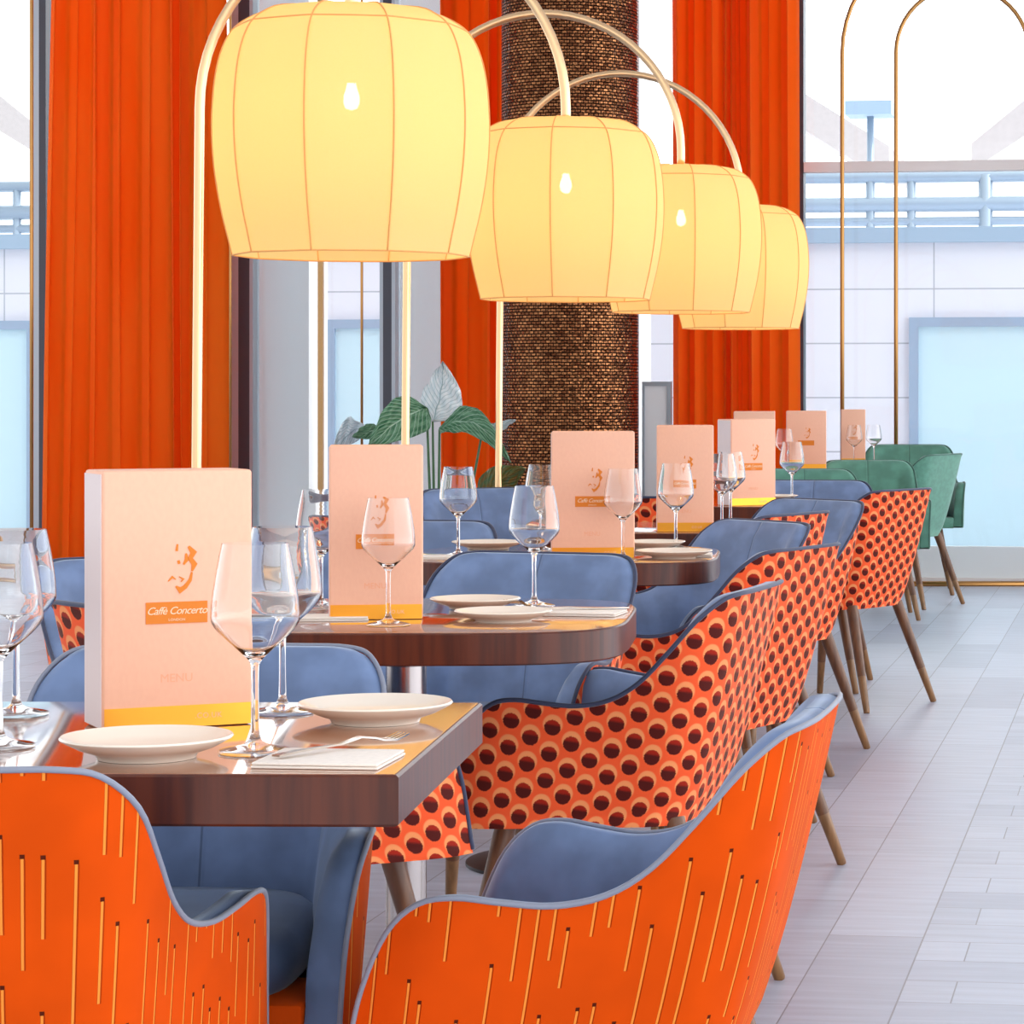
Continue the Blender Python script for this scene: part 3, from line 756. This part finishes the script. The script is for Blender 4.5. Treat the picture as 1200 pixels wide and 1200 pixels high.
# ------------------------------------------------------------------ curtains
def curtain(pxt0,pxt1,pxb0,pxb1,Y,folds,label,seed):
    rnd=random.Random(seed); bm=bmesh.new(); nc=folds*14; nr=26
    xs=[0]; ph=[]
    wd=[rnd.uniform(.35,1.9) for _ in range(folds)]; tot=sum(wd); acc=0
    edges=[0]
    for w_ in wd: acc+=w_/tot; edges.append(acc)
    am=[rnd.uniform(.06,.13) for _ in range(folds)]; dr=[rnd.uniform(-.35,.35) for _ in range(folds+1)]
    V=[]
    for r in range(nr+1):
        t=r/nr; z=.015+t*(4.25-.015)
        x0=XW(pxb0+(pxt0-pxb0)*t,Y); x1=XW(pxb1+(pxt1-pxb1)*t,Y); row=[]
        for f in range(folds):
            for k in range(14 if f<folds-1 else 15):
                s=k/14; e0=edges[f]+(dr[f]*.05*math.sin(2.2*t+f) if f else 0); e1=edges[f+1]+(dr[f+1]*.05*math.sin(2.2*t+f+1) if f<folds-1 else 0)
                u=e0+(e1-e0)*s
                y=-am[f]*(math.sin(PI*s)**.75)*(1.0+.25*math.sin(3*t+f*2)); y+=.012*math.sin(9*u+4*t+seed)
                # overhang of the fold gives it a shadowed side
                uu=u+(e1-e0)*.22*math.sin(2*PI*s)
                row.append(bm.verts.new((x0+(x1-x0)*uu,Y+y,z)))
        V.append(row)
    for A,B in zip(V,V[1:]):
        for k in range(len(A)-1): bm.faces.new((A[k],A[k+1],B[k+1],B[k]))
    o=from_bm('curtain',bm,M['curtain']); 
    md=o.modifiers.new('thickness','SOLIDIFY'); md.thickness=.004
    return tag(o,label,'curtain','full height orange velvet curtains')
curtain(63,264,49,272,16.1,8,'orange velvet curtain at the left, the widest one',3)
curtain(517,640,517,640,16.1,6,'orange velvet curtain left of the mosaic column and partly behind it',8)
curtain(788,936,790,938,16.1,9,'orange velvet curtain right of the mosaic column, behind the far lamps',12)

# ------------------------------------------------------------------ mosaic column
cY=15.2; d0=DW(668,cY); R=80/F*d0
bm=bmesh.new(); uvl=bm.loops.layers.uv.verify(); n=96
ra=[bm.verts.new((R*math.cos(2*PI*k/n),R*math.sin(2*PI*k/n),0)) for k in range(n)]; rb=[bm.verts.new((v.co.x,v.co.y,ZT)) for v in ra]
for k in range(n):
    f=bm.faces.new((ra[k],ra[(k+1)%n],rb[(k+1)%n],rb[k]))
    for lp,(a,z) in zip(f.loops,((k,0),(k+1,0),(k+1,ZT),(k,ZT))): lp[uvl].uv=(a/n*2*PI*R,z)
me=bpy.data.meshes.new('column'); bm.to_mesh(me); bm.free(); co=link('column',me,M['mosaic']); co.location=(XW(668,cY),cY,0)
tag(co,'round column clad in small bronze mosaic tiles',"column",kind='structure')

# ------------------------------------------------------------------ brass arch dividers
def arch(bm,pa,pb,d,ztop,r,n=24):
    A=W(pa,d,0);B=W(pb,d,0);m=(A+B)/2;u=(B-A)/2; L=u.length
    pts=[(A.x,A.y,0),(A.x,A.y,ztop*.5)]+[(m.x-u.x*math.cos(PI*k/n),m.y-u.y*math.cos(PI*k/n),ztop+L*math.sin(PI*k/n)) for k in range(n+1)]+[(B.x,B.y,ztop*.5),(B.x,B.y,0)]
    tube(bm,pts,r,10)
def divider(name_legs,d,z,r,label):
    A=W(name_legs[0][0],d,0);B=W(name_legs[0][1],d,0); t=empty('arch_divider',(A+B)/2)
    for i,(a,b) in enumerate(name_legs):
        bm=bmesh.new(); arch(bm,a,b,d,z,r); bmesh.ops.translate(bm,verts=bm.verts,vec=-t.location); from_bm(['outer_arch','inner_arch'][i],bm,M['brassthin'],t)
    bm=bmesh.new(); tube(bm,[A+Vector((0,0,.01))-t.location,B+Vector((0,0,.01))-t.location],.02,8); from_bm('floor_bar',bm,M['brassthin'],t)
    tag(t,label,'room divider','brass arch dividers by the windows')
divider([(987,1269),(1050,1206)],16.15,ZP(62,16.15),.0125,'nested brass arch divider rods at the right before the tall window')
divider([(270,424)],16.0,3.7,.008,'thin brass arch rods standing behind the lamp with the largest shade')
divider([(-110,37)],16.0,3.75,.011,'brass arch rod at the far left before the window')
bm=bmesh.new(); bar(bm,373,379,16.75,.03,-.03,ZT); o=from_bm('brass_post',bm,M['brassthin'],smooth=False); tag(o,'slim brass coloured post on the grey pier edge, below the largest lamp shade','post')

# framed board by the column
Yb=16.0; t=empty('framed_board',(XW(770,Yb),Yb,.45)); 
xw=XW(786,Yb)-XW(752,Yb)
for nm,b in (('board',(-xw/2+.015,xw/2-.015,-.01,.01,.015,.74)),):
    boxo(nm,b,plain('white_board',sr(252,253,255),.3),t)
bm=bmesh.new()
for b in ((-xw/2,xw/2,-.02,.02,.735,.76),(-xw/2,-xw/2+.012,-.02,.02,-.45,.735),(xw/2-.025,xw/2,-.02,.02,-.45,.735),(-xw/2,xw/2,-.02,.02,0,.02)): box(bm,*b)
from_bm('frame',bm,M['mullionlight'],t,smooth=False)
tag(t,'pale grey framed board between the mosaic column and the right curtain','board')

# ------------------------------------------------------------------ outside: facade, roofs, rails
YF=19.3
zf=lambda py:ZP(py,YF)
bt=empty('office_building',(0,YF,0))
def loc(o): o.location=(0,-YF,0); return o
loc(boxo('facade_wall',(-12,10,YF,YF+.5,-.03,zf(284)),M['facade'],bt))
loc(boxo('parapet',(-12,10,YF-.06,YF+.56,zf(284),zf(266)),M['parapet'],bt))
for a,b in ((1066,1480),(384,520),(-420,44)):
    bm=bmesh.new(); x0,x1=XW(a,YF),XW(b,YF); z1=zf(372); z0=zf(648); fw=.065
    for q in ((x0,x1,z1-fw,z1),(x0,x1,z0,z0+.02),(x0,x0+fw,z0+.02,z1-fw),(x1-fw,x1,z0+.02,z1-fw)): box(bm,q[0],q[1],YF-.05,YF+.01,q[2],q[3])
    f=loc(from_bm('window_frame',bm,M['frostframe'],bt,smooth=False))
    bm=bmesh.new(); box(bm,x0+fw,x1-fw,YF-.02,YF-.005,z0+.02,z1-fw); from_bm('frosted_pane',bm,M['frost'],f,smooth=False)
tag(bt,'white panelled building outside with large frosted windows','building')
def zd(py,Y): return H-(py-PY)/F*Y
Yr=21.0
bt=empty('roof_railing',(0,Yr,1.5))
def tb(nm,pts,r,mat,p): 
    bm=bmesh.new(); tube(bm,[Vector(q)-p.location for q in pts],r,8); return from_bm(nm,bm,mat,p)
for y,r in ((207,.045),(239,.06),(259,.035)):
    tb('rail_bar',[(-13,Yr,zd(y,Yr)),(10,Yr,zd(y,Yr))],r,M['rail'],bt)
for px in (-10,20,300,420,500,1020,1068,1155,1250): tb('rail_post',[(XW(px,Yr),Yr,0.0),(XW(px,Yr),Yr,zd(205,Yr))],.035 if px!=1155 else .055,M['rail'],bt)
tag(bt,'galvanised pipes and railing on the roof outside the windows','railing')
Yg=27.0
def gable(pts,label,th=.35):
    t=empty('gable_roof',(XW(pts[0][0],Yg),Yg,0)); bm=bmesh.new()
    P=[(XW(px,Yg)-t.location.x,zd(py,Yg)) for px,py in pts]
    A=[bm.verts.new((x,0,z)) for x,z in P]; B=[bm.verts.new((x,3.0,z)) for x,z in P]
    for k in range(len(P)): bm.faces.new((A[k],A[(k+1)%len(P)],B[(k+1)%len(P)],B[k]))
    bm.faces.new(A); bm.faces.new(B[::-1]); from_bm('roof_sheet',bm,M['roof'],t,smooth=False)
    tag(t,label,'roof','pale roofs beyond the building')
gable([(900,70),(945,108),(1042,170),(1042,196),(1000,186),(940,148),(900,120)],'pale sloping roof edge left of the far right window, falling to the right')
gable([(1300,30),(1200,118),(1138,168),(1138,200),(1200,160),(1300,80)],'pale sloping roof edge at the upper right, falling to the left')
gable([(-60,60),(-40,60),(40,130),(40,165),(-60,100)],'pale sloping roof edge outside the leftmost window')
t=empty('rooftop_vent_box',(XW(1020,23),23,0))
x0=XW(993,23);x1=XW(1047,23)
bm=bmesh.new(); box(bm,x0-t.location.x,x1-t.location.x,-.2,.2,zd(135,23),zd(119,23)); from_bm('box_body',bm,M['parapet'],t,smooth=False)
bm=bmesh.new(); tube(bm,[(0,0,0.0),(0,0,zd(135,23))],.03,8); from_bm('post',bm,M['rail'],t)
tag(t,'pale blue grey box on a post above the roofs outside','vent box')

# ------------------------------------------------------------------ potted plant
Dp=10.4
pl=empty('potted_plant',W(512,Dp,0))
def pp(px,py,dd=0): return W(px,Dp+dd,ZP(py,Dp+dd))-pl.location
bm=bmesh.new(); lathe(bm,[(0,0),(.14,0),(.18,.40),(.185,.42),(.165,.42),(.16,.37),(0,.37)],40); pot=from_bm('pot',bm,M['pot'],pl,sharp=35)
bm=bmesh.new(); lathe(bm,[(0,.372),(.161,.372),(.161,.38),(0,.385)],40); from_bm('soil',bm,M['soil'],pot)
def leaf(b,t_,w,mat,side,bend=(0,0,0),fold=.25,stem_from=None,tipw=1.0):
    B=pp(*b); T=pp(*t_); n=16; m=7
    ax_=(T-B); L=ax_.length; view=Vector((math.sin(YAW),-math.cos(YAW),0)); view=Vector((SA,-CA,0))
    sd=ax_.cross(view).normalized(); sd=(sd+view*side).normalized(); nr_=ax_.normalized().cross(sd)
    bm=bmesh.new(); uvl=bm.loops.layers.uv.verify(); rows=[]
    for i in range(n+1):
        s=i/n; c=B+ax_*s+Vector(bend)*math.sin(PI*s)*L
        wd=w*.5*(math.sin(PI*min(1,s**.72))**.8)*(1-.25*s) if 0<s<1 else .001
        rows.append([(c+sd*wd*k/m+nr_*abs(k/m)*wd*fold+nr_*.008*math.sin(s*22+k), (k/m,s)) for k in range(-m,m+1)])
    V=[[bm.verts.new(p) for p,_ in r] for r in rows]
    for i in range(n):
        for k in range(2*m):
            f=bm.faces.new((V[i][k],V[i][k+1],V[i+1][k+1],V[i+1][k]))
            for lp,(a,b2) in zip(f.loops,((i,k),(i,k+1),(i+1,k+1),(i+1,k))): lp[uvl].uv=rows[a][b2][1]
    me=bpy.data.meshes.new('leaf'); bm.to_mesh(me); bm.free(); o=link('leaf',me,M[mat],pl); md=o.modifiers.new('t','SOLIDIFY'); md.thickness=.0015
    s0=Vector((0,0,.375)); 
    bm=bmesh.new(); mid_=Vector((s0.x*.4+B.x*.6,s0.y*.4+B.y*.6,s0.z*.55+B.z*.45))
    tube(bm,catmull([s0,mid_,B],8),[.008-.004*k/16 for k in range(17)],8); from_bm('stem',bm,M['stem'],pl)
leaf((507,494,.0),(519,424,.08),.19,'leafpale',.25,bend=(.05,0,0))
leaf((500,478,-.05),(432,524,-.2),.19,'leafgreen',.35,bend=(0,0,.08),fold=-.25)
leaf((515,503,-.05),(598,541,-.25),.13,'leafgreen',.5,bend=(0,0,.22),fold=-.3)
leaf((560,594,-.2),(615,549,-.3),.15,'leafbrown',.2,bend=(-.03,0,.10))
leaf((434,508,.1),(386,548,.25),.12,'leafpale',.6,bend=(0,0,.25))
leaf((507,602,-.1),(533,578,-.2),.08,'leafgreen',.2)
leaf((548,650,-.1),(556,604,-.2),.09,'leafgreen',.1)
leaf((565,507,-.1),(603,492,-.2),.05,'leafpale',.4)
leaf((446,502,.1),(414,512,.0),.07,'leafgreen',.4)
tag(pl,'potted plant with large green and pale leaves left of the mosaic column','plant')

# ------------------------------------------------------------------ light
WB,WF=.95,2.5   # the room's dim inner side, the glazed bright side
w=bpy.data.worlds.new('sky'); scn.world=w; w.use_nodes=True; nt=w.node_tree; nt.nodes.clear()
wo=nt.nodes.new('ShaderNodeOutputWorld'); bg=nt.nodes.new('ShaderNodeBackground'); tc=nt.nodes.new('ShaderNodeTexCoord'); sp=nt.nodes.new('ShaderNodeSeparateXYZ'); cr=nt.nodes.new('ShaderNodeValToRGB')
dt=nt.nodes.new('ShaderNodeVectorMath'); dt.operation='DOT_PRODUCT'; dt.inputs[1].default_value=(.78,.62,.05); nt.links.new(tc.outputs['Generated'],dt.inputs[0])
mr=nt.nodes.new('ShaderNodeMapRange'); mr.interpolation_type='SMOOTHSTEP'; mr.inputs[1].default_value=-1; mr.inputs[2].default_value=.8; mr.inputs[3].default_value=WB; mr.inputs[4].default_value=WF
nt.links.new(dt.outputs['Value'],mr.inputs[0]); nt.links.new(mr.outputs[0],bg.inputs[1])
nt.links.new(tc.outputs['Generated'],sp.inputs[0]); nt.links.new(sp.outputs['Z'],cr.inputs[0]); nt.links.new(cr.outputs[0],bg.inputs[0]); nt.links.new(bg.outputs[0],wo.inputs[0])
cr.color_ramp.elements[0].position=0.0; cr.color_ramp.elements[0].color=(.93,.97,1,1); cr.color_ramp.elements[1].position=.6; cr.color_ramp.elements[1].color=(1,.985,.96,1)
S=bpy.data.lights.new('sun','SUN'); S.energy=1.6; S.angle=math.radians(14); S.color=(1,.95,.88); so=bpy.data.objects.new('sun',S); COL.objects.link(so)
sd=Vector((-.55,-.35,-.9)) # direction light travels
so.rotation_euler=sd.to_track_quat('-Z','Y').to_euler()

cam=bpy.data.cameras.new('camera'); cam.sensor_width=36; cam.lens=36*F/1200; cam.shift_x=(600-PX)/1200; cam.shift_y=(PY-600)/1200; cam.clip_end=200
co=bpy.data.objects.new('camera',cam); COL.objects.link(co); co.location=(0,0,H); co.rotation_euler=(PI/2,0,YAW)
scn.camera=co
scn.view_settings.view_transform='Standard'; scn.view_settings.look='None'; scn.view_settings.gamma=1; scn.view_settings.exposure=0.42
scn.view_settings.use_curve_mapping=False
